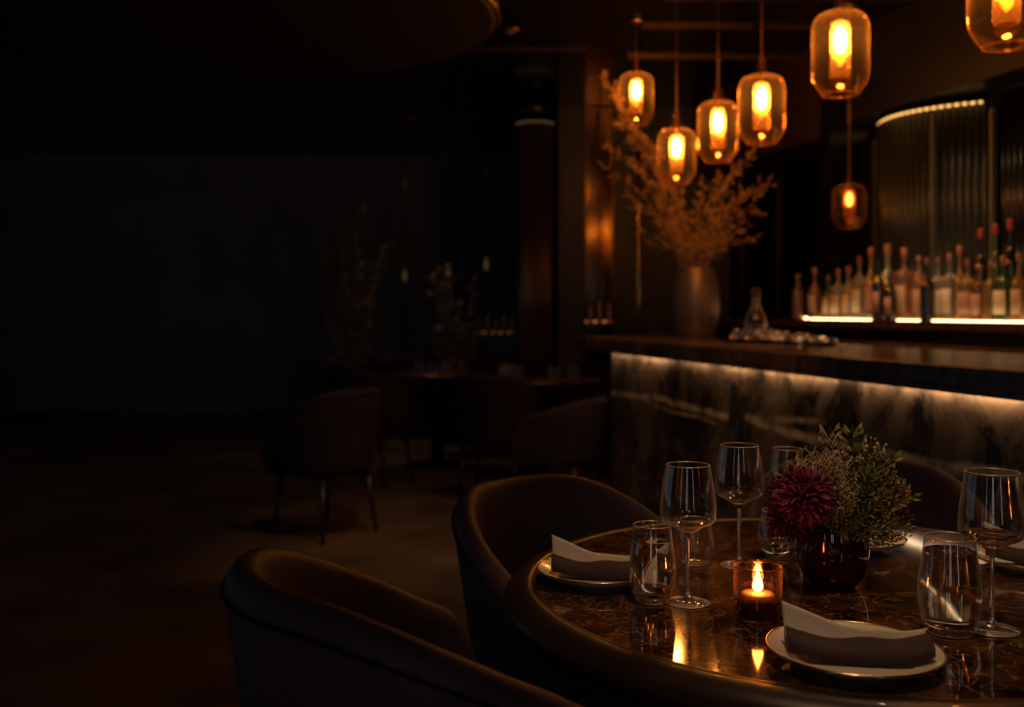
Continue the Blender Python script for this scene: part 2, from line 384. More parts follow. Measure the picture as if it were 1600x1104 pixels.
# mirror strip, lit bottle shelf standing in for its gold reflection, brass pole
t = thing('mirror_strip', 'tall narrow amber tinted mirror strip beside the tall arrangement', 'mirror')
obj('mirror_glass', box(nb(), .635, .86, 8.76, 8.775, .12, CH-.01), M['mirror'], t, smooth=False)
obj('frame', box(nb(), .615, .635, 8.74, 8.79, .12, CH-.01), M['screen_dark'], t, smooth=False)
obj('frame', box(nb(), .86, .88, 8.74, 8.79, .12, CH-.01), M['screen_dark'], t, smooth=False)
t = thing('display_shelf', 'small lit wall shelf of amber bottles standing in for a gold reflection in the mirror strip', 'shelf')
obj('board', box(nb(), .62, .87, 8.6, 8.76, 1.13, 1.15), M['wood_dark'], t, smooth=False)
obj('light_strip', box(nb(), .63, .86, 8.735, 8.755, 1.15, 1.162), emit('led_niche', (1, .45, .12), .9), t, smooth=False)
bp = barw(2.66, 6.78)
t = thing('brass_pole', 'slim floor-to-ceiling brass pole behind the dried branches', 'pole', bp)
obj('shaft', lathe(nb(), [(0, 0), (.016, 0), (.016, CH), (0, CH)], 16), M['brass'], t)
obj('base_plate', lathe(nb(), [(0, 0), (.07, 0), (.07, .012), (.02, .02), (0, .02)], 24), M['brass'], t)

# ------------------------------------------------------------------ the bar
t = thing('bar_counter', 'long marble bar counter with warm light glowing under its edge', 'bar counter', (0, 0, 0), BA)
def slab(n0, n1, s0, s1, z0, z1, bev=.006):
    return box(nb(), n0, n1, s0, s1, z0, z1)
obj('countertop', slab(2.037, 2.87, .9, 6.38, 1.022, 1.085), M['counter'], t, smooth=False, bevel=.006)
obj('front_lip', slab(2.038, 2.066, .91, 6.37, 1.003, 1.0215), M['counter'], t, smooth=False)
obj('front_panel', slab(2.09, 2.14, .9, 5.766, .09, 1.020), M['bar_marble'], t, smooth=False, bevel=.003)
obj('carcass', slab(2.142, 2.84, .92, 5.76, .09, 1.018), M['wood_dark'], t, smooth=False)
obj('kick_plate', slab(2.16, 2.80, .95, 5.75, 0, .09), M['black'], t, smooth=False)
obj('light_strip', slab(2.0665, 2.0685, .95, 5.762, 1.004, 1.0205), M['led'], t, smooth=False)
for k in range(3): obj('end_shelf', slab(2.2, 2.84, 5.77, 6.02, .82-.22*k, .845-.22*k), M['wood_dark'], t, smooth=False)
obj('end_panel', slab(2.3, 2.84, 6.03, 6.08, .0, 1.02), M['wood_dark'], t, smooth=False)

t = thing('back_counter', 'dark back counter of the bar with a glowing line behind the bottles', 'counter', (0, 0, 0), BA)
SH = 1.195
obj('worktop', slab(3.35, 3.96, .9, 7.3, SH-.045, SH), pbr('shelf_wood', (.09, .042, .018), .25, coat=.3, var=.5, stretch=(1, 6, 1)), t, smooth=False, bevel=.004)
obj('cabinet', slab(3.44, 3.97, .9, 7.3, 0, SH-.047), M['wood_dark'], t, smooth=False)
obj('light_strip', slab(3.64, 3.66, .95, 6.3, SH, SH+.010), M['led_shelf'], t, smooth=False)
def s_at(px, n=3.38):
    r = (px-800)/F; Y = n/(cos(BA)*r+sin(BA)); return -sin(BA)*r*Y+cos(BA)*Y
for a_, b_ in ((1266, 1361), (1402, 1437), (1457, 1900)): obj('light_strip', slab(3.375, 3.383, s_at(b_), s_at(a_), SH, SH+.007), M['led_shelf'], t, smooth=False)
obj('ledge', slab(3.30, 3.435, .9, 6.6, SH-.14, SH-.12), M['counter'], t, smooth=False)

# vase and dried branches on the counter
vp = at(1087, 527, 6.16); vp.z = 1.085
t = thing('tall_vase', 'tall bronze vase of dried branches on the bar counter', 'vase', vp)
prof = smooth_prof([(.105, 0), (.128, .07), (.143, .18), (.138, .30), (.118, .39), (.112, .412)], 4)
prof = [(0, 0)]+prof+[(.106, .412), (.108, .38), (.12, .2), (0, .03)]
obj('body', lathe(nb(), prof, 48), M['vase'], t)
obj('rim', torus(nb(), .109, .005, .411, 48, 8), M['brass'], t)

def leafquad(bm, p, d, up, ln, wd):
    d = d.normalized(); s = d.cross(up)
    if s.length < 1e-3: s = Vector((1, 0, 0))
    s.normalize(); u = s.cross(d)*wd*.35
    a = bm.verts.new(p); b = bm.verts.new(p+d*ln*.5+s*wd*.5-u); c = bm.verts.new(p+d*ln); e = bm.verts.new(p+d*ln*.5-s*wd*.5-u); m = bm.verts.new(p+d*ln*.5+u*.6)
    bm.faces.new((a, b, m)); bm.faces.new((b, c, m)); bm.faces.new((c, e, m)); bm.faces.new((e, a, m))
def octa(bm, p, r, r2=None):
    r2 = r2 or r; V = [bm.verts.new(p+Vector(q)) for q in ((r, 0, 0), (0, r, 0), (-r, 0, 0), (0, -r, 0), (0, 0, r2), (0, 0, -r2))]
    for i in range(4):
        bm.faces.new((V[i], V[(i+1) % 4], V[4])); bm.faces.new((V[(i+1) % 4], V[i], V[5]))
def rv(r=rnd): return Vector((r.uniform(-1, 1), r.uniform(-1, 1), r.uniform(-1, 1)))
tips = [(942, 118), (958, 150), (950, 225), (948, 265), (968, 190), (980, 300), (990, 250), (1000, 320), (1010, 215), (1025, 255), (1040, 285), (1050, 330), (1062, 300), (1075, 345), (1090, 320),
        (1100, 290), (1112, 330), (1125, 275), (1140, 320), (1150, 262), (1165, 300), (1172, 240), (1185, 330), (1200, 285), (1190, 305), (1160, 360), (1175, 375), (1000, 360), (1015, 380), (1035, 360), (1130, 375), (1060, 372)]
for i, (tx, ty) in enumerate(tips):
    Yd = vp.y+rnd.uniform(-.05, .28)
    tip = at(tx, ty, Yd)-vp
    a0 = rnd.uniform(0, 2*pi); base = Vector((.05*cos(a0), .05*sin(a0), .06)); neck = Vector((tip.x*.09, tip.y*.15, .42))
    neck = Vector((max(-.085, min(.085, tip.x*.16)), max(-.06, min(.06, tip.y*.2)), .42))
    mid = neck+(tip-neck)*.5+Vector((tip.x*-.10, 0, .08 if ty < 300 else .03))
    P = smooth_prof([tuple(base), tuple(neck), tuple(mid), tuple(tip)], 6)
    lab = 'dried blossoming branch fanning out of the tall bronze vase on the bar'
    if i == 0: lab = 'tallest dried branch, reaching up and left beside the smallest hanging lamp'
    if i == 3: lab = 'dried branch leaning lowest to the left out of the bronze bar vase'
    if i == 23: lab = 'dried branch reaching farthest right out of the bronze bar vase'
    b = thing('dried_branch', lab, 'branch', vp, 0, 'dried branches in the bar vase')
    sb, bb = nb(), nb()
    tube(sb, P, [.004-.0028*k/(len(P)-1) for k in range(len(P))], 5)
    n = len(P); tot = (tip-neck).length
    side = max(10, int(tot*32))
    for k in range(side):
        q = .42+.58*(k+rnd.random())/side; j = min(n-2, int(q*(n-1))); f = q*(n-1)-j
        p = Vector(P[j]).lerp(Vector(P[j+1]), f); d = (Vector(P[j+1])-Vector(P[j])).normalized()
        dd = (d*.7+rv()*.9).normalized(); ln = rnd.uniform(.04, .115)*(1.15-.5*q)
        e = p+dd*ln; tube(sb, [p, e], [.0016, .0008], 3)
        for h in range(10):
            g = p.lerp(e, .2+.8*h/9)+rv()*.010
            leafquad(bb, g, (dd+rv()*.8), rv(), rnd.uniform(.007, .014), rnd.uniform(.005, .009))
    for h in range(2): leafquad(bb, tip+rv()*.01, rv(), rv(), .022, .012)
    obj('stem', sb, M['twig'], b); obj('blossoms', bb, M['dry'], b, smooth=False)

# tray, carafe, ice
tp = barw(2.64, 4.86, 1.085)
t = thing('serving_tray', 'long dark tray on the bar holding crushed ice and a carafe', 'tray', tp, BA)
def ellprof(bm, a, b, prof, seg=48):
    rings = []
    for r, z in prof:
        rings.append([bm.verts.new((a*r*cos(2*pi*k/seg), b*r*sin(2*pi*k/seg), z)) for k in range(seg)])
    bm.faces.new(rings[0][::-1])
    for A, B in zip(rings, rings[1:]):
        for k in range(seg): bm.faces.new((A[k], A[(k+1) % seg], B[(k+1) % seg], B[k]))
    bm.faces.new(rings[-1]); return bm
obj('base', ellprof(nb(), .165, .56, [(.9, 0), (.97, .004), (1, .016), (.98, .017), (.94, .008)]), M['screen_dark'], t)
bm = nb(); R = random.Random(3)
for k in range(420):
    s = R.random()**.8; y = -.5+.78*s; h = .010+.060*s*(1-.25*s); x = R.uniform(-.12, .12)*(1-.3*s)
    hz = .014+h*R.random()*(1-(x/.15)**2)
    m4 = Matrix.Translation((x, y, hz)) @ Matrix.Rotation(R.random()*6, 4, rv(R).normalized()) 
    c = R.uniform(.007, .014); V = [bm.verts.new(m4 @ Vector((sx*c*R.uniform(.7, 1.1), sy*c, sz*c*R.uniform(.7, 1)))) for sx in (-1, 1) for sy in (-1, 1) for sz in (-1, 1)]
    for f in ((0, 1, 3, 2), (4, 6, 7, 5), (0, 4, 5, 1), (2, 3, 7, 6), (0, 2, 6, 4), (1, 5, 7, 3)): bm.faces.new([V[q] for q in f])
tag(obj('crushed_ice', bm, M['ice'], smooth=False, loc=tp, rz=BA), 'heap of glinting crushed ice sloping down along the bar tray', 'ice', kind='stuff')
cp = at(1181, 527, 5.5); cp.z = 1.094
t = thing('carafe', 'clear glass carafe with a ball stopper standing on the bar tray', 'carafe', cp)
obj('body', lathe(nb(), [(0, 0)]+smooth_prof([(.056, 0), (.060, .03), (.058, .09), (.040, .15), (.022, .19), (.02, .215), (.026, .225)], 4)+[(.023, .225), (.017, .212), (.019, .19), (.037, .148), (.055, .09), (.056, .03), (0, .012)], 32), M['glass'], t)
obj('stopper', lathe(nb(), [(0, .215)]+smooth_prof([(.014, .215), (.014, .235), (.026, .25), (.020, .27), (.006, .28)], 3)+[(0, .28)], 20), M['glass'], t)
obj('water', lathe(nb(), [(0, .014), (.053, .016), (.055, .05), (.0545, .075), (0, .075)], 24), M['water'], t)

# ------------------------------------------------------------------ bottles on the back counter
bcol = {}
def bottle_mat(name, col, ior=1.4, pas=.45):
    m, nt, out = mat(name+'_bottle_glass'); g = N(nt, 'BsdfGlass', i_Color=c4(col), i_Roughness=.03, i_IOR=ior); t_ = N(nt, 'BsdfTransparent', i_Color=c4(col))
    d = N(nt, 'BsdfDiffuse', i_Color=c4([x*.8 for x in col])); m1 = N(nt, 'MixShader', i_0=1-pas); m2 = N(nt, 'MixShader', i_0=.22)
    L(nt, t_.outputs[0], m1.inputs[1]); L(nt, g.outputs[0], m1.inputs[2]); L(nt, m1.outputs[0], m2.inputs[1]); L(nt, d.outputs[0], m2.inputs[2]); gl = N(nt, 'BsdfGlossy', i_Color=(1, .85, .65, 1), i_Roughness=.16); m3 = N(nt, 'MixShader', i_0=.16); L(nt, m2.outputs[0], m3.inputs[1]); L(nt, gl.outputs[0], m3.inputs[2]); L(nt, m3.outputs[0], out.inputs[0]); bcol[name] = m
bottle_mat('clear', (.95, .9, .8)); bottle_mat('amber', (.75, .35, .08)); bottle_mat('green', (.25, .4, .12)); bottle_mat('dark', (.06, .03, .015)); bottle_mat('gold', (.95, .7, .25)); bottle_mat('rose', (.9, .55, .4))
capm = {'copper': pbr('cap_copper', (.50, .24, .14), .4, metal=.4), 'red': pbr('cap_red', (.40, .06, .04), .4), 'brown': pbr('cap_cork', (.28, .13, .07), .7), 'black': M['black'], 'gold': M['gold']}
labm = {'cream': pbr('label_cream', (.85, .70, .52), .7, var=.15, vscale=60), 'tan': pbr('label_tan', (.7, .46, .30), .7, var=.2, vscale=60), 'rosy': pbr('label_rosy', (.55, .31, .21), .7, var=.2, vscale=60)}
def make_bottle(name, label, loc, r, h, shape, g, cap, lab, group='bottles on the lit back counter', labz=(.12, .48)):
    t = thing(name, label, 'bottle', loc, BA, group)
    shp = {
        'round': [(.96, 0), (1, .03), (1, .50), (.85, .60), (.34, .70), (.28, .76), (.28, .90), (.32, .91), (.32, .93)],
        'squat': [(.96, 0), (1, .04), (1, .55), (.92, .64), (.40, .70), (.24, .74), (.24, .88), (.30, .89), (.30, .91)],
        'slim': [(.96, 0), (1, .03), (1, .55), (.8, .66), (.42, .76), (.36, .84), (.36, .94), (.42, .95), (.42, .96)],
        'bell': [(.85, 0), (.95, .05), (1, .35), (.92, .50), (.6, .60), (.30, .67), (.26, .75), (.26, .88), (.34, .89), (.34, .91)]}[shape]
    sq = shape == 'squat'
    md = (lambda a, i: 1/max(abs(cos(a)), abs(sin(a)))**.55 if i < 5 * 3 else 1) if sq else None
    P = smooth_prof([(a*r, b*h) for a, b in shp], 3)
    obj('body', lathe(nb(), [(0, 0)]+P+[(0, P[-1][1])], 28, mod=(lambda a, i: (1/max(abs(cos(a)), abs(sin(a))))**.6 if i < 15 else 1) if sq else None), bcol[g], t)
    ct = shp[-2][0]*r*1.12
    z0 = shp[-3][1]*h
    obj('cap', lathe(nb(), [(0, z0*.985), (ct*.92, z0*.985), (ct*1.02, z0), (ct*1.02, h*.985), (ct*.85, h), (0, h)], 20), capm[cap], t)
    if lab:
        bm = nb(); z1, z2 = labz[0]*h, labz[1]*h; rr = r*1.012; k = 14; A = 1.05; lo, hi = [], []
        for ring, q in ((lo, rr), (hi, rr+.0012)):
            for j in range(k+1):
                a = -pi/2-BA*0-A+2*A*j/k-0.0
                a += -pi/2+.0
                f = ((1/max(abs(cos(a)), abs(sin(a))))**.6 if sq else 1)
                ring.append((bm.verts.new((q*f*cos(a), q*f*sin(a), z1)), bm.verts.new((q*f*cos(a), q*f*sin(a), z2))))
        for r0, r1 in zip(hi, hi[1:]): bm.faces.new((r0[0], r1[0], r1[1], r0[1]))
        for r0, r1 in zip(lo, lo[1:]): bm.faces.new((r0[0], r0[1], r1[1], r1[0]))
        for j in range(k): bm.faces.new((lo[j][1], hi[j][1], hi[j+1][1], lo[j+1][1])); bm.faces.new((lo[j][0], lo[j+1][0], hi[j+1][0], hi[j][0]))
        for e in (0, k): bm.faces.new((lo[e][0], hi[e][0], hi[e][1], lo[e][1]))
        obj('paper_label', bm, labm[lab], t)
    return t
def shelf_pt(px, n):
    r = (px-800)/F; Y = n/(cos(BA)*r+sin(BA)); return Vector((r*Y, Y, SH)), Y
# px centre, top row, half width px, shape, glass, cap, paper label, row (n), words
BT = [
 (1247, 428, 8, 'slim', 'amber', 'brown', None, 3.5, 'dim amber bottle at the unlit end of the back counter, leftmost of the row'),
 (1273, 418, 9, 'round', 'amber', 'copper', 'tan', 3.46, 'dim slim-necked amber bottle with tan label, second from the left end of the row'),
 (1294, 430, 8, 'round', 'green', 'brown', 'cream', 3.48, 'small greenish bottle with narrow cream label and short brown cap'),
 (1310, 420, 9, 'squat', 'clear', 'copper', 'cream', 3.46, 'clear bottle with cream label and copper cap right of the small greenish one'),
 (1326, 416, 9, 'round', 'clear', 'copper', 'cream', 3.5, 'clear round bottle with copper cap in the middle of the glowing label cluster'),
 (1343, 400, 9, 'squat', 'clear', 'brown', 'cream', 3.46, 'clear bottle with long brown-capped neck just left of the dark tall bottles'),
 (1361, 386, 11, 'bell', 'gold', 'copper', 'rosy', 3.52, 'golden bell-shaped bottle with rosy label left of the wide-capped bottle'),
 (1373, 407, 8, 'slim', 'dark', 'black', 'rosy', 3.39, 'slim dark bottle with thin rosy label below the wide-capped bottle'),
 (1387, 381, 14, 'bell', 'clear', 'copper', None, 3.55, 'broad clear bottle with a wide copper cap, tallest left of centre'),
 (1391, 425, 8, 'slim', 'dark', 'black', 'rosy', 3.39, 'short dark bottle standing in front of the broad wide-capped bottle'),
 (1413, 387, 14, 'squat', 'rose', 'copper', 'tan', 3.48, 'broad rose-tinted bottle with big tan label and copper cap'),
 (1436, 400, 9, 'slim', 'rose', 'copper', 'rosy', 3.5, 'slim rose bottle with copper neck beside the black bottle'),
 (1449, 403, 9, 'round', 'dark', 'brown', None, 3.39, 'black bottle without paper label between the two pale-label groups'),
 (1466, 402, 10, 'squat', 'clear', 'brown', 'cream', 3.46, 'square clear bottle with bright cream label right of the black bottle'),
 (1484, 396, 10, 'squat', 'clear', 'copper', 'cream', 3.48, 'square clear bottle with bright cream label, second right of the black bottle'),
 (1500, 384, 11, 'bell', 'gold', 'copper', None, 3.52, 'golden bell-shaped bottle with tall copper cap right of the cream labels'),
 (1512, 405, 11, 'squat', 'gold', 'brown', 'rosy', 3.44, 'yellowish square bottle with rosy label in the front row'),
 (1533, 357, 11, 'round', 'dark', 'red', None, 3.56, 'tall dark bottle with orange-red cap, first of the three red-capped ones'),
 (1530, 412, 10, 'squat', 'amber', 'gold', 'rosy', 3.45, 'short square amber bottle with rosy label in front of a red-capped one'),
 (1556, 350, 11, 'round', 'green', 'red', None, 3.57, 'tall green bottle with bright red cap, middle of the three red-capped ones'),
 (1548, 408, 9, 'squat', 'gold', 'copper', None, 3.44, 'short golden bottle without paper label in front of the tall red-capped ones'),
 (1579, 342, 12, 'round', 'dark', 'red', None, 3.57, 'tallest dark bottle with crimson cap near the right edge'),
 (1568, 400, 11, 'squat', 'green', 'copper', 'cream', 3.44, 'green square bottle with cream label near the right edge'),
 (1592, 396, 10, 'round', 'gold', 'copper', 'tan', 3.44, 'golden bottle with tan label at the right edge of the view'),
]
for px, ty, hw, shp, g, cap, lab, n, words in BT:
    p, Y = shelf_pt(px, n); ztop = CZ-(ty-HY)/F*Y
    make_bottle('liquor_bottle', words, p, hw*1.1/F*Y, ztop-SH, shp, g, cap, lab)
for k, (x, h, words) in enumerate(((.665, .26, 'amber bottle at the left end of the stand-in far wall shelf'), (.745, .34, 'tall amber bottle in the middle of the stand-in far wall shelf'), (.825, .29, 'amber bottle at the right end of the stand-in far wall shelf'))):
    make_bottle('liquor_bottle', words, (x, 8.68, 1.15), .034, h, 'round', 'amber', 'brown', None, 'amber bottles on the far wall shelf')

# ------------------------------------------------------------------ pendant lamps
def make_pendant(name, label, top, h, cord_top=CH, glow=None, group='amber glass pendant lamps over the bar', wf=1.0, neck=True):
    """top: world point of the shade's top; h: shade height"""
    t = thing(name, label, 'pendant lamp', (top.x, top.y, top.z-h), 0, group)
    R = .337*h*wf
    pr = [(.14*R, h*1.0), (.45*R, h*.995), (.78*R, h*.955), (.96*R, h*.86), (R, h*.72), (R, h*.45), (R, h*.27), (.95*R, h*.17), (.76*R, h*.06), (.62*R, h*.0)]
    P = smooth_prof(pr, 5)
    obj('shade', lathe(nb(), P, 56), M['amber'], t)
    rb = nb(); torus(rb, .62*R, h*.011, h*.004, 48, 8); obj('shade_rim', rb, M['amber_in'], t)
    Q = [(.10*R, h*.90), (.30*R, h*.86), (.335*R, h*.76), (.335*R, h*.24), (.30*R, h*.20)]
    obj('inner_cylinder', lathe(nb(), Q, 60, mod=lambda a, i: 1+.06*cos(a*12)), M['amber_in'], t)
    obj('bulb', lathe(nb(), [(0, h*.50)]+smooth_prof([(.06*R, h*.505), (.17*R, h*.57), (.20*R, h*.66), (.17*R, h*.74), (.09*R, h*.79), (.07*R, h*.81)], 3)+[(0, h*.81)], 20), glow or M['bulb'], t)
    obj('socket', lathe(nb(), [(0, h*.815), (.10*R, h*.815), (.11*R, h*.90), (.10*R, h*1.0), (.12*R, h*1.02), (.05*R, h*1.03), (0, h*1.03)], 20), M['brass'], t)
    if neck:
        obj('glass_neck', lathe(nb(), smooth_prof([(.22*R, h*.995), (.20*R, h*1.08), (.16*R, h*1.20), (.05*R, h*1.235)], 4), 24), M['amber'], t)
    obj('cord', lathe(nb(), [(0, h*1.02), (.0035, h*1.02), (.0035, cord_top-t.location.z), (0, cord_top-t.location.z)], 8), pbr('bronze_cord', (.30, .15, .07), .45, metal=.5) if 'cordm' not in M else M['cordm'], t)
    obj('ceiling_canopy', lathe(nb(), [(0, cord_top-t.location.z), (.05, cord_top-t.location.z), (.05, cord_top-t.location.z-.02), (.01, cord_top-t.location.z-.03), (0, cord_top-t.location.z-.03)], 24), M['brass'], t)
    return t
M['cordm'] = pbr('bronze_cord', (.30, .15, .07), .45, metal=.5)
for px, ty, by, Y, words in (
    (1313, 18, 148, 3.9, 'amber glass pendant lamp hanging alone right of the cluster of four'),
    (1573, -99, 73, 3.0, 'large amber glass pendant lamp cut off by the top right corner'),
    (1190, 117, 224, 4.75, 'rightmost and biggest amber lamp of the cluster over the tall vase'),
    (1122, 158, 252, 5.3, 'amber lamp second from the right in the cluster over the vase'),
    (1057, 200, 288, 5.65, 'lowest hanging amber lamp, straight above the dried branches'),
    (994, 114, 194, 6.15, 'smallest looking amber lamp, leftmost of the hanging ones')):
    make_pendant('pendant_lamp', words, at(px, ty, Y), (by-ty)/F*Y)
lp = at(1327, 288, 5.85)  # added lamp stands in for a lamp's reflection in the mirror
make_pendant('pendant_lamp', 'small dim amber lamp standing in for a lamp reflected in the dark mirror above the bottles', lp, 68/F*5.85, cord_top=CH, glow=M['bulb2'], wf=1.1, group=None)

# ------------------------------------------------------------------ round dining table
TC = Vector((.605, 1.88, 0)); TZ = .75; TR = .565
t = thing('dining_table', 'round glossy brown marble dining table with dark rounded rim, set for dinner', 'table', TC)
obj('marble_top', lathe(nb(), [(0, TZ-.03), (TR-.002, TZ-.03), (TR-.002, TZ), (0, TZ)], 128), M['table_marble'], t, smooth=False)
obj('brass_inlay', lathe(nb(), [(TR-.002, TZ-.02), (TR+.001, TZ-.02), (TR+.001, TZ+.0006), (TR-.002, TZ+.0006)], 128), M['batten'], t, smooth=False)
pr = [(TR+.001, TZ-.03), (TR+.001, TZ)]
for k in range(0, 15):
    a = pi/2-pi*k/14; pr.append((TR+.012+.046*cos(a), TZ-.036+.037*sin(a)))
pr += [(TR-.05, TZ-.073), (TR-.05, TZ-.03), (TR+.001, TZ-.03)]
obj('rim', lathe(nb(), pr, 128), M['rim'], t)
obj('pedestal', lathe(nb(), [(0, .02), (.06, .03), (.055, .1), (.05, .5), (.08, .62), (.22, .675), (.22, .718), (0, .718)], 40), M['wood_dark'], t)
obj('base', lathe(nb(), [(0, 0), (.30, 0), (.30, .015), (.12, .03), (0, .035)], 56), M['brass'], t)
def ont(px, py):                                  # a point of the table top
    Y = (CZ-TZ)*F/(py-HY); return Vector(((px-800)/F*Y, Y, TZ+.0007))

def make_plate(label, loc, r):
    t = thing('plate', label, 'plate', loc, 0, 'gold-rimmed plates on the marble table')
    k = r/.12
    P = smooth_prof([(.066, 0), (.069, .0015), (.085, .006), (.105, .013), (.1185, .0195), (.1200, .0215)], 3)
    Q = smooth_prof([(.1195, .0225), (.117, .0215), (.104, .0165), (.086, .0105), (.078, .0078), (.06, .0070)], 3)
    obj('dish', lathe(nb(), [(0, .0005)]+[(a*k, b) for a, b in P+Q]+[(0, .0070)], 96), M['porcelain'], t)
    obj('gold_rim', torus(nb(), .1197*k, .0017, .0222, 96, 6), M['gold'], t)
    return t
def make_napkin(label, loc, rz, ln, wd, droop=0, flip=1):
    """a folded dark napkin lying on a plate, the pale lining turned up behind"""
    t = thing('napkin', label, 'napkin', loc, rz, None)
    nu, nv = 40, 28; bm = nb(); rings = []
    for i in range(nu+1):
        u = i/nu-.5; x = u*ln
        sag = .022*(abs(u)*2)**2.2*1.0; wloc = wd*(1-.18*sin(pi*(u+.5)))*(1 if True else 1)
        hh = .0155*(1+.18*sin(u*9+1)); yb = -.012*(abs(u)*2)**2*0+.010*cos(pi*u)*-1
        ring = []
        for j in range(nv):
            a = 2*pi*j/nv; cx_, sx_ = cos(a), sin(a)
            yy = wloc*.5*(abs(cx_)**.7)*(1 if cx_ > 0 else -1); zz = hh*(abs(sx_)**.8)*(1 if sx_ > 0 else -.75)
            zz += .0016*sin(yy*90+u*3)*max(0, sx_) + .0009*sin(u*17+yy*40)*max(0, sx_)
            ring.append(bm.verts.new((x, yy+yb, .0125+sag*.55+zz*1.0)))
        rings.append(ring)
    for A, B in zip(rings, rings[1:]):
        for j in range(nv): bm.faces.new((A[j], A[(j+1) % nv], B[(j+1) % nv], B[j]))
    for ring, s in ((rings[0], -1), (rings[-1], 1)):
        c = bm.verts.new((s*ln*.5-s*.004, sum(v.co.y for v in ring)/nv, sum(v.co.z for v in ring)/nv))
        for j in range(nv): bm.faces.new((ring[j], ring[(j+1) % nv], c))
    obj('dark_fold', bm, M['nap_dark'], t)
    # pale lining flap: a thick sheet rising behind, tall at the left end, sloping down to the right
    bm = nb(); n = 36; m_ = 8; F_, B_ = [], []
    for i in range(n+1):
        u = i/n; x = (-.5+u*.98)*ln*1.0; sag = .022*(abs(u-.5)*2)**2.2*.55
        top = .030+sag+.030*max(0, 1-u*1.15)**1.3 + .0015*sin(u*11)
        y0 = wd*.16; a, b = [], []
        for j in range(m_+1):
            v = j/m_; z = .012+sag+(top-.012-sag)*v; y = y0+.014*v*v+.010*sin(v*pi)*.5+.003*sin(u*8)
            a.append(bm.verts.new((x+.010*v*(u-.35), y, z))); b.append(bm.verts.new((x+.010*v*(u-.35), y+.0045+.004*(1-v), z-.0008)))
        F_.append(a); B_.append(b)
    for i in range(n):
        for j in range(m_):
            bm.faces.new((F_[i][j], F_[i+1][j], F_[i+1][j+1], F_[i][j+1])); bm.faces.new((B_[i][j], B_[i][j+1], B_[i+1][j+1], B_[i+1][j]))
        bm.faces.new((F_[i][m_], F_[i+1][m_], B_[i+1][m_], B_[i][m_])); bm.faces.new((F_[i][0], B_[i][0], B_[i+1][0], F_[i+1][0]))
    for i in (0, n):
        for j in range(m_): bm.faces.new((F_[i][j], F_[i][j+1], B_[i][j+1], B_[i][j]))
    obj('lining', bm, M['nap_cream'], t)
    return t
def plate_pt(px, py):
    Y = (CZ-TZ-.02)*F/(py-HY); return Vector(((px-800)/F*Y, Y, TZ+.0007))
p1 = plate_pt(934, 889); p2 = plate_pt(1334, 1013); p3 = plate_pt(1326, 839); p4 = plate_pt(1620, 870)
make_plate('gold-rimmed cream plate at the left side of the marble table, under a folded napkin', p1, .112)
make_plate('gold-rimmed cream plate nearest the viewer, at the front edge of the table', p2, .121)
make_plate('gold-rimmed cream plate half hidden behind the burgundy flower pot', p3, .115)
make_plate('gold-rimmed plate at the right edge, behind the wine glass with wine', p4, .12)
make_napkin('dark plum napkin with cream lining on the left plate', p1+Vector((.003, -.006, .0055)), radians(-7), .175, .060)
make_napkin('dark plum napkin with cream lining on the front plate', p2+Vector((.003, -.006, .0055)), radians(-9), .195, .068)
make_napkin('dark napkin with pale lining on the plate at the right edge', p4+Vector((.0, -.004, .0055)), radians(-25), .185, .066)
# crumpled white napkin on the plate behind the pot
bm = nb(); bmesh.ops.create_icosphere(bm, subdivisions=5, radius=1)
for v in bm.verts:
    q = v.co.copy(); f = 1+.30*noise.noise(q*1.8+Vector((3, 1, 2)))+.12*noise.noise(q*4.5)
    v.co = Vector((q.x*.046*f, q.y*.038*f, max(-.017, q.z*.026*f+.020*max(0, q.x)**2))); 
tag(obj('napkin', bm, M['nap_white'], loc=p3+Vector((.034, 0, .0255))), 'crumpled white napkin on the plate behind the flower pot', 'napkin')

# ------------------------------------------------------------------ glassware
def make_wine(label, loc, h=.236, br=.0475, rr=.037, fr=.036, liquid=None, lz=None):
    t = thing('wine_glass', label, 'wine glass', loc, 0, 'wine glasses on the marble table')
    w_ = .0011
    zb = .47*h
    out = smooth_prof([(.0042, zb), (.010, zb+.008), (.026, zb+.020), (br*.93, .595*h), (br, .66*h), (br*.97, .76*h), (br*.89, .88*h), (rr, h)], 6)
    inn = [(max(0, a-w_), b+(.004 if i > len(out)-12-0 else 0)*0) for i, (a, b) in enumerate(out)][::-1]
    inn = [(a, b) for a, b in inn if b > zb+.010]
    obj('bowl', lathe(nb(), [(0, zb)]+out+[(rr-.0005, h+.0006)]+inn+[(0, zb+.0095)], 64), M['glass'], t)
    obj('rim', torus(nb(), rr-.0005, .0007, h, 64, 6), M['rim_glint'], t)  # metal bead added to draw the bowl's bright edge highlight
    obj('stem', lathe(nb(), [(0, .0062)]+smooth_prof([(.0095, .0062), (.0055, .014), (.0036, .030), (.0032, .06), (.0034, .09), (.0042, zb-.0003)], 4)+[(0, zb-.0003)], 24), M['solid_glass'], t)
    obj('foot', lathe(nb(), [(0, 0), (fr*.96, 0), (fr, .0010), (fr*.985, .0020), (fr*.6, .0034), (.012, .0052), (.0095, .0060), (0, .0060)], 56), M['glass'], t)
    obj('foot_glint', torus(nb(), fr-.0004, .0006, .0012, 64, 6), M['rim_glint'], t)  # same added bead, a highlight round the foot
    if liquid:
        P = [(max(0, a-w_-.0003), b) for a, b in out if zb+.013 < b < lz]
        obj('wine', lathe(nb(), [(0, zb+.012)]+P+[(P[-1][0], lz), (0, lz)], 56), M[liquid], t)
    return t
make_wine('empty wine glass standing left of the candle, beside the tall water tumbler', ont(1075, 942))
make_wine('empty wine glass standing farther back behind the candle', ont(1155, 884))
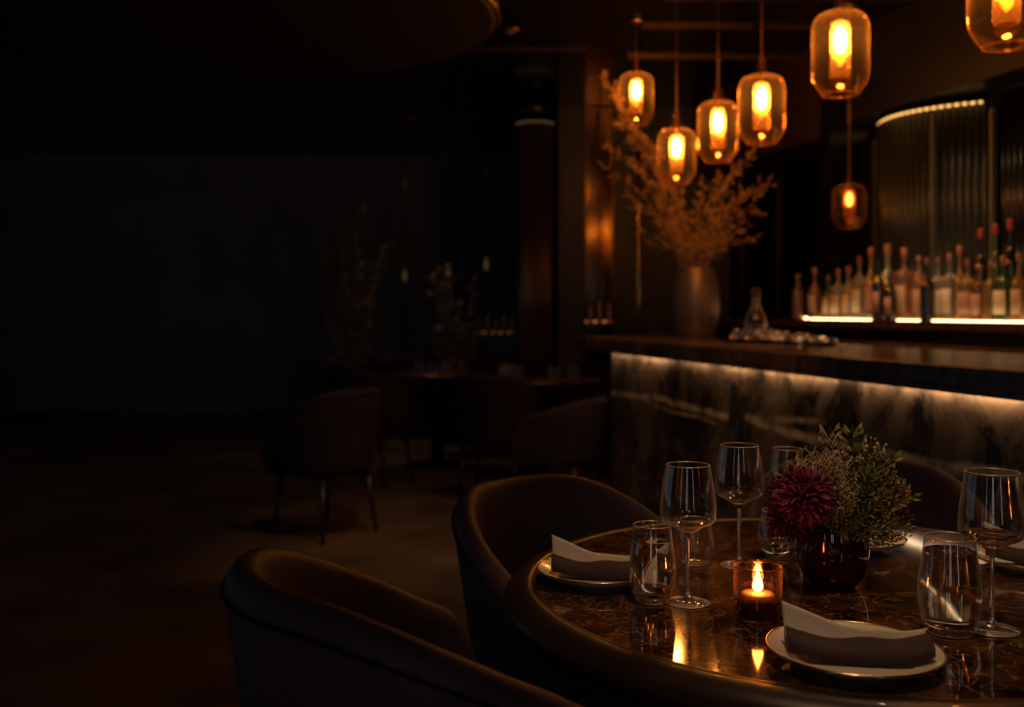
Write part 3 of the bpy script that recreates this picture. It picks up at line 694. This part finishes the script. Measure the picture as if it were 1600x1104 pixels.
make_wine('big wine glass holding a little wine, at the right edge of the table', ont(1550, 984), .247, .0495, .040, .040, 'wine', .150)
make_wine('small wine glass at the back of the table, half hidden by the flowers', ont(1230, 845), .200, .038, .031, .032)
def make_tumbler(name, label, loc, h, rr, rm, rb, water=None, cat='tumbler'):
    t = thing(name, label, cat, loc, 0, 'tumblers on the marble table')
    out = smooth_prof([(rb*.92, 0), (rb, .002), (rb+(rm-rb)*.55, h*.12), (rm, h*.36), (rm*.99, h*.55), (rr+(rm-rr)*.35, h*.80), (rr, h)], 5)
    w_ = .0013
    inn = [(a-w_, b) for a, b in out if b > h*.08][::-1]
    obj('base_glint', torus(nb(), rb*.96, .0009, .0016, 56, 6), M['rim_glint'], t)  # metal bead added as a highlight round the tumbler base
    obj('glass_wall', lathe(nb(), [(0, 0)]+out+[(rr-w_*.5, h+.0006)]+inn+[(rb*.8, h*.06), (0, h*.055)], 64), M['glass'], t)
    obj('rim', torus(nb(), rr-.0006, .0008, h, 64, 6), M['rim_glint'], t)  # added metal bead, the highlight along the tumbler's lip
    if water:
        P = [(a-w_-.0004, b) for a, b in out if h*.085 < b < water*h]
        obj('water', lathe(nb(), [(0, h*.062), (rb*.78, h*.066)]+P+[(P[-1][0], water*h), (0, water*h)], 56), M['water'], t)
    return t
make_tumbler('water_tumbler', 'tall water tumbler in front of the left plate, beside a wine glass', ont(1019, 940), .132, .0325, .0395, .027, .83)
make_tumbler('water_tumbler', 'tall water tumbler at the right, left of the big wine glass', ont(1484, 988), .148, .0375, .0465, .034, .86)
make_tumbler('tumbler', 'low tumbler behind the stem of the left wine glass', ont(1086, 881), .088, .030, .036, .025)
make_tumbler('tumbler', 'round low tumbler left behind the burgundy flower pot', ont(1219, 870), .094, .036, .044, .028, .3)
make_tumbler('tumbler', 'low tumbler behind the foot of the big wine glass at the right', ont(1526, 886), .062, .026, .031, .022)

# candle
cpnt = ont(1184, 967)
t = thing('candle_holder', 'smoky glass votive holder with a burning candle, before the flower pot', 'candle holder', cpnt)
out = smooth_prof([(.031, 0), (.0345, .003), (.037, .02), (.0385, .05), (.0395, .086)], 4)
obj('glass_cup', lathe(nb(), [(0, 0)]+out+[(.0380, .0868)]+[(a-.0022, b) for a, b in out if b > .006][::-1]+[(0, .006)], 64), M['smoke'], t)
obj('rim', torus(nb(), .0388, .0010, .0868, 64, 6), glass('smoke_rim', (.9, .65, .45)), t)
obj('dark_base', lathe(nb(), [(0, .0065), (.0315, .0065), (.034, .02), (.0352, .036), (0, .036)], 48), pbr('smoked_base', (.09, .055, .045), .12, coat=1, var=.4, vscale=60), t)
t2 = thing('candle', 'short burning candle inside the smoky glass votive holder', 'candle', cpnt+Vector((0, 0, .0362)))
obj('wax', lathe(nb(), [(0, 0), (.026, 0), (.027, .004), (.025, .006), (.004, .0045), (0, .0045)], 32), M['wax'], t2)
obj('wick', tube(nb(), [(0, 0, .004), (.0005, 0, .010)], .0006, 5), M['black'], t2)
obj('flame', lathe(nb(), [(0, .007)]+smooth_prof([(.004, .008), (.0085, .014), (.0080, .022), (.0042, .034), (.0010, .043)], 4)+[(0, .044)], 20), M['flame'], t2)

# ------------------------------------------------------------------ flower pot and flowers
pp = ont(1301, 914)
t = thing('flower_pot', 'glossy burgundy round pot of flowers in the middle of the marble table', 'flower pot', pp)
PH = .107
po = smooth_prof([(.036, 0), (.044, .006), (.057, .028), (.0635, .055), (.0635, .080), (.061, PH)], 5)
obj('body', lathe(nb(), [(0, 0)]+po+[(.058, PH+.001)]+[(a-.005, b) for a, b in po if b > .02][::-1]+[(0, .02)], 72), M['pot'], t)
obj('foam', lathe(nb(), [(0, .0215), (.050, .03), (.0545, .055), (.055, .090), (.03, .094), (0, .095)], 32), M['fl_green'], t)
top = pp+Vector((0, 0, PH))
def bloom(label, center, r, m, n=260, seed=1, face=Vector((0, -1, .4))):
    R_ = random.Random(seed)
    t = thing('chrysanthemum', label, 'flower', top+Vector((0, 0, -.012)))
    c = center-t.location
    bm = nb()
    for k in range(n):
        u = (k+.5)/n; ph = math.acos(1-1.75*u); th = k*2.39996
        d = Vector((sin(ph)*cos(th), sin(ph)*sin(th), cos(ph)))
        q = Vector((0, 0, 1)).rotation_difference(face.normalized()); d = q @ d
        ln = r*(.82+.3*R_.random()); p0 = c+d*r*.30; side = d.cross(rv(R_)).normalized(); up = side.cross(d)
        cu = [p0, p0+d*ln*.35+up*ln*.04, p0+d*ln*.62+up*ln*.10, p0+d*ln*.78+up*ln*.22]
        wd = r*.066; pv = None
        for j, (a, wq) in enumerate(zip(cu, (.6, 1.1, 1.0, .25))):
            l_ = bm.verts.new(a-side*wd*wq); m_ = bm.verts.new(a-up*wd*.45); r_ = bm.verts.new(a+side*wd*wq)
            if pv: bm.faces.new((pv[0], pv[1], m_, l_)); bm.faces.new((pv[1], pv[2], r_, m_))
            pv = (l_, m_, r_)
    obj('petals', bm, m, t)
    bs = nb(); tube(bs, [Vector((0, 0, -.01)), c*.5, c], .002, 6); obj('stem', bs, M['stemg'], t)
    return t
bloom('big crimson-purple chrysanthemum at the left front of the table bouquet', at(1256, 776, 1.80), .049, M['fl_purple'], 420, 3, face=Vector((-.3, -1, .7)))
bloom('dark burgundy chrysanthemum hanging lowest at the left over the pot rim', at(1236, 806, 1.83), .043, M['fl_dark'], 240, 5, face=Vector((-.7, -1, -.1)))
bloom('small dark red flower behind the crimson chrysanthemum', at(1222, 765, 1.92), .026, M['fl_dark'], 150, 8, face=Vector((-.8, -.6, .5)))
bloom('rusty flower head at the right rim of the bouquet', at(1403, 775, 1.85), .024, M['fl_pink'], 150, 9, face=Vector((1, -.7, .1)))

def sprig(kind, seed, ln=.115):
    """local +Z sprig from origin; returns stem bm, leaf bm"""
    R_ = random.Random(seed); s, l = nb(), nb()
    P = smooth_prof([(0, 0, 0), (R_.uniform(-.006, .006), R_.uniform(-.006, .006), ln*.5), (R_.uniform(-.015, .015), R_.uniform(-.015, .015), ln)], 6)
    tube(s, P, [.0013-.0008*k/(len(P)-1) for k in range(len(P))], 4)
    n = len(P)
    if kind in ('leafy', 'moss'):
        for k in range(30):
            q = .30+.70*k/29; j = min(n-2, int(q*(n-1))); p = Vector(P[j]).lerp(Vector(P[j+1]), q*(n-1)-j)
            a = k*2.4; d = Vector((cos(a), sin(a), .55+q*.5)); w_ = .0075 if kind == 'leafy' else .006
            e = p+d.normalized()*R_.uniform(.004, .010)
            leafquad(l, e, d+rv(R_)*.25, Vector((0, 0, 1)), R_.uniform(.012, .021), w_)
    elif kind == 'filament':
        for k in range(26):
            q = .45+.55*k/25; j = min(n-2, int(q*(n-1))); p = Vector(P[j]).lerp(Vector(P[j+1]), q*(n-1)-j)
            d = (Vector((cos(k*2.4), sin(k*2.4), .9))+rv(R_)*.3).normalized(); e = p+d*R_.uniform(.010, .022)
            c = e+d.cross(rv(R_)).normalized()*.006-Vector((0, 0, .002))
            tube(l, [p, p.lerp(e, .6), e, c], [.0006, .0006, .0007, .0004], 3)
    else:
        for k in range(30):
            q = .45+.55*k/29; j = min(n-2, int(q*(n-1))); p = Vector(P[j]).lerp(Vector(P[j+1]), q*(n-1)-j)
            d = (Vector((cos(k*2.4), sin(k*2.4), .6))+rv(R_)*.4).normalized(); e = p+d*R_.uniform(.006, .020)
            tube(s, [p, e], [.0005, .0004], 3); octa(l, e, R_.uniform(.0016, .003), R_.uniform(.002, .0042))
    return s, l
KN = {'leafy': ('leafy_sprig', 'leaves', 'fl_olive', 'olive-green leafy sprig in the table bouquet', 'olive leafy sprigs in the pot'),
      'moss': ('leafy_sprig', 'leaves', 'fl_green', 'dark moss-green leafy sprig low in the table bouquet', 'moss-green sprigs in the pot'),
      'filament': ('wiry_sprig', 'filaments', 'fl_cream', 'cream wiry curling sprig on top of the table bouquet', 'cream wiry sprigs in the pot'),
      'buds': ('budding_sprig', 'buds', 'fl_cream', 'sprig of tiny cream buds in the table bouquet', 'cream bud sprigs in the pot'),
      'pink': ('budding_sprig', 'buds', 'fl_pink', 'sprig of tiny rusty-pink buds in the table bouquet', 'rusty pink sprigs in the pot')}
protos = {}
for kd in KN:
    for v in range(3):
        nm, ln_, mt, lab, grp = KN[kd]
        r = bpy.data.objects.new(nm, None); COL.objects.link(r); r.empty_display_size = .02
        s, l = sprig('buds' if kd == 'pink' else kd, 11*v+len(kd))
        obj('stem', s, M['stemg'], r); obj(ln_, l, M[mt], r, smooth=False)
        tag(r, lab, 'flower sprig', grp); protos[(kd, v)] = [r, False]
def place_sprig(kd, v, tipw, label=None):
    r, used = protos[(kd, v)]
    base = top+Vector((0, 0, -.010)); dv = tipw-base
    off = Vector((dv.x, dv.y, 0)); 
    if off.length > .036: off = off.normalized()*.036
    base = base+off; dv = tipw-base
    q = Vector((0, 0, 1)).rotation_difference(dv.normalized()).to_euler(); sc = dv.length/.115
    if used: r = copy_tree(r, base, scale=sc, rot=q, label=KN[kd][3])
    else: r.location = base; r.rotation_euler = q; r.scale = (sc,)*3; protos[(kd, v)][1] = True
    if label: r['label'] = label
R_ = random.Random(21)
# named tall ones
place_sprig('leafy', 0, at(1291, 684, 1.88), 'tall thin green sprig sticking up at the left top of the bouquet')
place_sprig('leafy', 1, at(1336, 678, 1.87), 'tallest green sprig in the middle of the bouquet')
place_sprig('filament', 0, at(1316, 692, 1.86)); place_sprig('buds', 0, at(1362, 696, 1.86)); place_sprig('leafy', 2, at(1372, 712, 1.85))
# dome of sprigs: angle around, tip on an ellipsoid about the pot mouth
cnt = 0
for k in range(125):
    u = (k+.5)/125; ph = math.acos(1-1.18*u); th = k*2.39996+.3
    d = Vector((sin(ph)*cos(th), sin(ph)*sin(th), cos(ph)))
    rx, ry, rz_ = .128, .105, .138
    tipw = top+Vector((.012, 0, 0))+Vector((d.x*rx, d.y*ry, d.z*rz_+.004))*R_.uniform(.74, 1.04)
    px = 800+F*tipw.x/tipw.y
    lft = (tipw.x-top.x)
    if lft < -.035 and d.y < .2 and d.z < .75: continue
    if lft > .04: kd = R_.choice(('leafy', 'moss', 'leafy', 'moss', 'pink', 'leafy'))
    elif d.z > .7: kd = R_.choice(('filament', 'buds', 'leafy', 'filament'))
    else: kd = R_.choice(('moss', 'buds', 'filament', 'moss', 'leafy'))
    if lft > .10: kd = R_.choice(('pink', 'leafy', 'pink'))
    if lft < -.05: kd = R_.choice(('filament', 'pink', 'filament'))
    place_sprig(kd, R_.randrange(3), tipw); cnt += 1

# ------------------------------------------------------------------ chairs
def make_chair(label, loc, rz, upm, seatm, group=None, H=.83, AH=.63):
    """barrel chair; faces local +Y"""
    t = thing('dining_chair', label, 'chair', loc, rz, group)
    R = .285; arm = .19; nA, nS = 26, 7; path = []
    for i in range(nS): path.append(((-R, arm*(1-i/nS)), (-1, 0)))
    for i in range(nA+1):
        a = pi+pi*i/nA; path.append(((R*cos(a), R*sin(a)), (cos(a), sin(a))))
    for i in range(1, nS+1): path.append(((R, arm*i/nS), (1, 0)))
    n = len(path); rings = []; top_line = []
    for i, ((x, y), (nx, ny)) in enumerate(path):
        q = abs(2*i/(n-1)-1)                       # 0 at back, 1 at arm front
        hh = H if q < .22 else None
        s = max(0, (q-.18)/.82); s = s*s*(3-2*s)
        hh = H-(H-AH)*s
        if q > .86: hh -= .17*((q-.86)/.14)**2.2
        flare = .030*(hh-.4)/.43; th = .052*(1 if q < .93 else 1-.55*(q-.93)/.07)
        sec = [(-.035, .33), (-.012, .42), (flare*.6, hh-.16), (flare+.008, hh-.045), (flare+.004, hh-.015), (flare-.014, hh), (flare-th*.62, hh), (flare-th*.95, hh-.016), (flare-th, hh-.05), (-th*.9+flare*.4, hh-.16), (-th-.006, .43), (-th-.012, .34)]
        sec = [(o_, max(z, .33+.004*k)) for k, (o_, z) in enumerate(sec)]
        rings.append([(x+nx*o_, y+ny*o_, z) for o_, z in sec]); top_line.append((x+nx*(flare+.0085), y+ny*(flare+.0085), hh-.036))
    bm = nb(); VR = [[bm.verts.new(p) for p in r] for r in rings]; k = len(VR[0])
    for A, B in zip(VR, VR[1:]):
        for j in range(k): bm.faces.new((A[j], A[(j+1) % k], B[(j+1) % k], B[j]))
    bm.faces.new(VR[0]); bm.faces.new(VR[-1][::-1])
    b = obj('backrest', bm, upm, t, sub=1)
    obj('piping', tube(nb(), top_line[1:-1], .0028, 6), M['velvet'], b)
    bm = nb(); pts = []
    for i in range(40):
        a = 2*pi*i/40; cx_, sy_ = cos(a), sin(a); e = .75
        pts.append((.232*abs(cx_)**e*(1 if cx_ > 0 else -1), .01+.235*abs(sy_)**e*(1 if sy_ > 0 else -1)))
    prev = None
    for f, z in ((.9, .345), (.98, .36), (1, .40), (1.0, .44), (.96, .462), (.8, .472), (.4, .477)):
        ring = [bm.verts.new((px*f, py*f+(.0), z)) for px, py in pts]
        if prev:
            for j in range(40): bm.faces.new((prev[j], prev[(j+1) % 40], ring[(j+1) % 40], ring[j]))
        else: bm.faces.new(ring[::-1])
        prev = ring
    bm.faces.new(prev)
    obj('seat', bm, seatm, t)
    for sx, sy in ((-1, 1), (1, 1), (-1, -1), (1, -1)):
        obj('leg', tube(nb(), [(sx*.17, sy*.16, .345), (sx*.205, sy*.20, .0)], [.018, .010], 10), M['leg'], t)
    return t
def face(c, tgt): d = Vector(tgt)-Vector(c); return math.atan2(-d.x, d.y)
def chair(label, x, y, tx, ty, upm='leather', seatm='leather', src=None, group=None, H=.83, AH=.63):
    rz = face((x, y), (tx, ty))
    if src: return copy_tree(src, (x, y, 0), rz, label, group=group)
    return make_chair(label, (x, y, 0), rz, M[upm], M[seatm], group, H, AH)
tx, ty = TC.x, TC.y
g1 = 'plum leather chairs at the marble table'
c1 = chair('plum leather tub chair behind the left plate of the marble table', .185, 2.36, tx+.05, ty-.05, group=g1)
chair('plum leather tub chair cropped by the bottom edge, left of the table', -.085, 1.50, tx, ty-.02, group=g1, H=.90, AH=.715)
chair('plum leather tub chair behind the table, half hidden by the flowers', .875, 2.52, tx+.12, ty, group=g1, H=.85)

g2 = 'dark chairs in the dim dining room'
c2 = chair('dark chair seen from behind at the dim dining tables, its back upright', -.11, 6.95, .1, 7.7, 'velvet', 'velvet', group=g2)
chair('dark chair with paler rose seat at the corner of the bar front', .27, 6.15, -.9, 6.6, 'velvet', 'seatfab', group=g2, H=.74)
for x, y, a, b, lab in ((-1.0, 7.4, -.6, 8.3, 'dark chair before the left dining table, legs showing against the floor'),
    (-1.05, 5.75, -1.8, 6.3, 'dark chair farthest left, almost lost in shadow'),
    (-.35, 8.95, -.6, 8.3, 'dark chair behind the left dining table'),
    (.66, 8.15, .25, 7.5, 'dark round-backed chair near the bar end beyond the dining table'),
    (-1.35, 8.5, -.6, 8.3, 'dark chair at the left end of the left dining table'),
    (-1.0, 10.2, -1.4, 10.8, 'dark chair deep in the room before the plants')):
    chair(lab, x, y, a, b, src=c2, group=g2)

# ------------------------------------------------------------------ dim dining tables behind
def back_table(label, x, y, r, src=None):
    t = thing('dining_table', label, 'table', (x, y, 0), 0, 'dark dining tables behind')
    obj('tabletop', lathe(nb(), [(0, .72), (r-.02, .72), (r, .735), (r-.01, .75), (0, .75)], 64), M['counter'], t)
    obj('pedestal', lathe(nb(), [(0, .02), (.05, .03), (.045, .6), (.15, .715), (0, .715)], 24), M['black'], t)
    obj('base', lathe(nb(), [(0, 0), (.25, 0), (.25, .02), (0, .03)], 32), M['black'], t)
back_table('dark round table nearest the bar end in the dim dining room', .22, 7.55, .44)
back_table('dark round table left of the fluted column in the dim dining room', -.60, 8.25, .40)
back_table('dark round table deep in the room by the tall plant', -1.35, 10.9, .45)
gi = 0
for x, y, tb in ((-.63, 8.1, 0), (-.52, 8.2, 0), (-.74, 8.15, 0), (-.40, 8.3, 0), (-.06, 7.45, 1), (.05, 7.6, 1), (.30, 7.35, 1), (.45, 7.5, 1), (-.03, 7.75, 1), (-1.3, 10.8, 2), (-1.5, 10.85, 2)):
    words = ('stemless glass on the dark table left of the column', 'stemless glass on the dark table near the bar end', 'stemless glass on the dark table by the tall plant')[tb]
    grp = ('glasses on the left dark table', 'glasses on the dark table by the bar', 'glasses on the deep dark table')[tb]
    if gi == 0:
        g0 = tag(obj('drinking_glass', lathe(nb(), [(0, 0), (.028, 0), (.036, .03), (.036, .07), (.031, .10), (.029, .10), (.034, .07), (.034, .03), (0, .008)], 20), M['glass'], loc=(x, y, .7505)), words, 'glass', grp)
    else:
        g = g0.copy(); COL.objects.link(g); g.location = (x, y, .7505); g['label'] = words; g['group'] = grp
    gi += 1

# plants in the deep dark, left
def plant(label, x, y, h, n, seed, spread=.5):
    R2 = random.Random(seed); t = thing('potted_tree', label, 'plant', (x, y, 0))
    obj('pot', lathe(nb(), [(0, 0), (.17, 0), (.22, .38), (.20, .38), (.19, .34), (0, .34)], 28), M['black'], t)
    s, l = nb(), nb()
    for k in range(n):
        a = R2.uniform(0, 2*pi); r = spread*R2.uniform(.3, 1); e = Vector((r*cos(a), r*sin(a), h*R2.uniform(.55, 1)))
        P = smooth_prof([(0, 0, .33), (e.x*.3, e.y*.3, e.z*.5), tuple(e)], 6); tube(s, P, .006, 4)
        for j in range(60):
            q = R2.uniform(.35, 1)*(len(P)-1); i = min(len(P)-2, int(q)); p = Vector(P[i]).lerp(Vector(P[i+1]), q-i)+rv(R2)*.07
            leafquad(l, p, rv(R2), rv(R2), R2.uniform(.05, .09), .025)
    obj('trunk', s, M['twig'], t); obj('foliage', l, M['olive_tree'], t, smooth=False)
plant('tall dark potted tree deep in the left of the room', -1.55, 9.9, 2.25, 20, 4, .45)
plant('lower dark potted tree beside the tall one, nearer the column', -.55, 9.75, 1.75, 16, 6, .28)

# bead strings added in place of golden reflections, far left
ld = emit('crystal_glow', (1, .55, .2), .05)
def glimmer(label, x, y, ztop, zbot):
    t = thing('glimmer', label, 'glimmer', (x, y, zbot))
    obj('rod', lathe(nb(), [(0, ztop-zbot), (.006, ztop-zbot), (.006, CH-zbot), (0, CH-zbot)], 8), M['brass'], t)
    g, c = nb(), nb(); R2 = random.Random(int(x*100)); n = 22
    for k in range(n):
        z = (ztop-zbot)*k/(n-1); r = .012+.055*sin(pi*(1-k/(n-1))**1.6)
        for j in range(5):
            a = j*2*pi/5+k; octa(g, Vector((r*cos(a), r*sin(a), z)), .010, .018)
    obj('crystals', g, glass('crystal%d' % int(-x*100), (1, .8, .5)), t)
    obj('lamp', lathe(nb(), [(0, .10)]+[(.014, .12), (.02, .16), (.012, .22), (0, .24)], 14), ld, t)
glimmer('slim crystal bead chandelier farther left, standing in for golden reflections in the dark dining room', -.66, 10.6, 2.7, 1.5)
glimmer('slim crystal bead chandelier next to the column, standing in for golden reflections', -.26, 10.3, 2.4, 1.55)
glimmer('small faint added crystal bead chandelier left of the other two', -1.12, 10.7, 2.2, 1.45)
# lit console with amber bottles, added for golden reflections left of the column
t = thing('console_shelf', 'dim lit console added for the golden reflections left of the column', 'console')
obj('board', box(nb(), -.45, .12, 11.15, 11.45, .98, 1.0), M['wood_dark'], t, smooth=False)
obj('cabinet', box(nb(), -.43, .10, 11.2, 11.45, 0, .98), M['wood_dark'], t, smooth=False)
obj('light_strip', box(nb(), -.40, .08, 11.40, 11.42, 1.0, 1.01), emit('led_console', (1, .42, .1), .28), t, smooth=False)
for k, (x, h) in enumerate(((-.36, .30), (-.26, .36), (-.17, .28), (-.08, .38), (.01, .31))):
    make_bottle('liquor_bottle', 'amber bottle on the added dim console left of the column', (x, 11.28, 1.0), .036, h, 'round', 'amber', 'brown', None, 'amber bottles on the dim console')

# ------------------------------------------------------------------ fill spots added to brighten table, floor, trees and bar
def fill_spot(x, y, power, label, ang=70, blend=.9, tgt=None, col=(1, .62, .34), r=.03):
    t = thing('fill_light', label, 'fill light', (x, y, CH-.004), 0, 'added fill spots')
    obj('trim_ring', torus(nb(), .05, .006, 0, 32, 8), M['brass'], t)  # ring dresses the added lamp as a fitting
    ld_ = bpy.data.lights.new('spot', 'SPOT'); ld_.energy = power; ld_.color = col; ld_.spot_size = radians(ang); ld_.spot_blend = blend; ld_.shadow_soft_size = r
    lo = bpy.data.objects.new('spot_lamp', ld_); COL.objects.link(lo); lo.parent = t; lo.location = (0, 0, -.02)
    if tgt is not None:
        d = Vector(tgt)-Vector((x, y, CH-.02)); lo.rotation_euler = d.to_track_quat('-Z', 'Y').to_euler()
fill_spot(.35, 1.15, 42, 'added fill spot above the near side of the marble table', 46, .8, (.68, 1.80, .75), r=.02)
fill_spot(-.05, 4.1, 45, 'added fill spot above the open floor', 50, 1.0, (-.42, 5.4, 0), (1, .70, .42))
fill_spot(.0, 6.4, 9, 'added fill spot above the dining table near the bar end', 75, 1.0, (.2, 6.9, .4))
fill_spot(-.9, 9.3, 16, 'added fill spot before the potted trees', 80, 1.0)
fill_spot(.15, 3.1, 36, 'added fill spot aimed at the bar front', 60, 1.0, (1.15, 4.9, 1.1))
fill_spot(1.25, 3.15, 9, 'added fill spot behind the marble table', 40, .8, (.7, 1.9, .75), r=.02)
q_ = barw(2.95, 4.6); fill_spot(q_.x, q_.y, 38, 'added fill spot over the bartender aisle', 70, 1.0, tuple(barw(3.5, 4.4, 1.3)), r=.02)
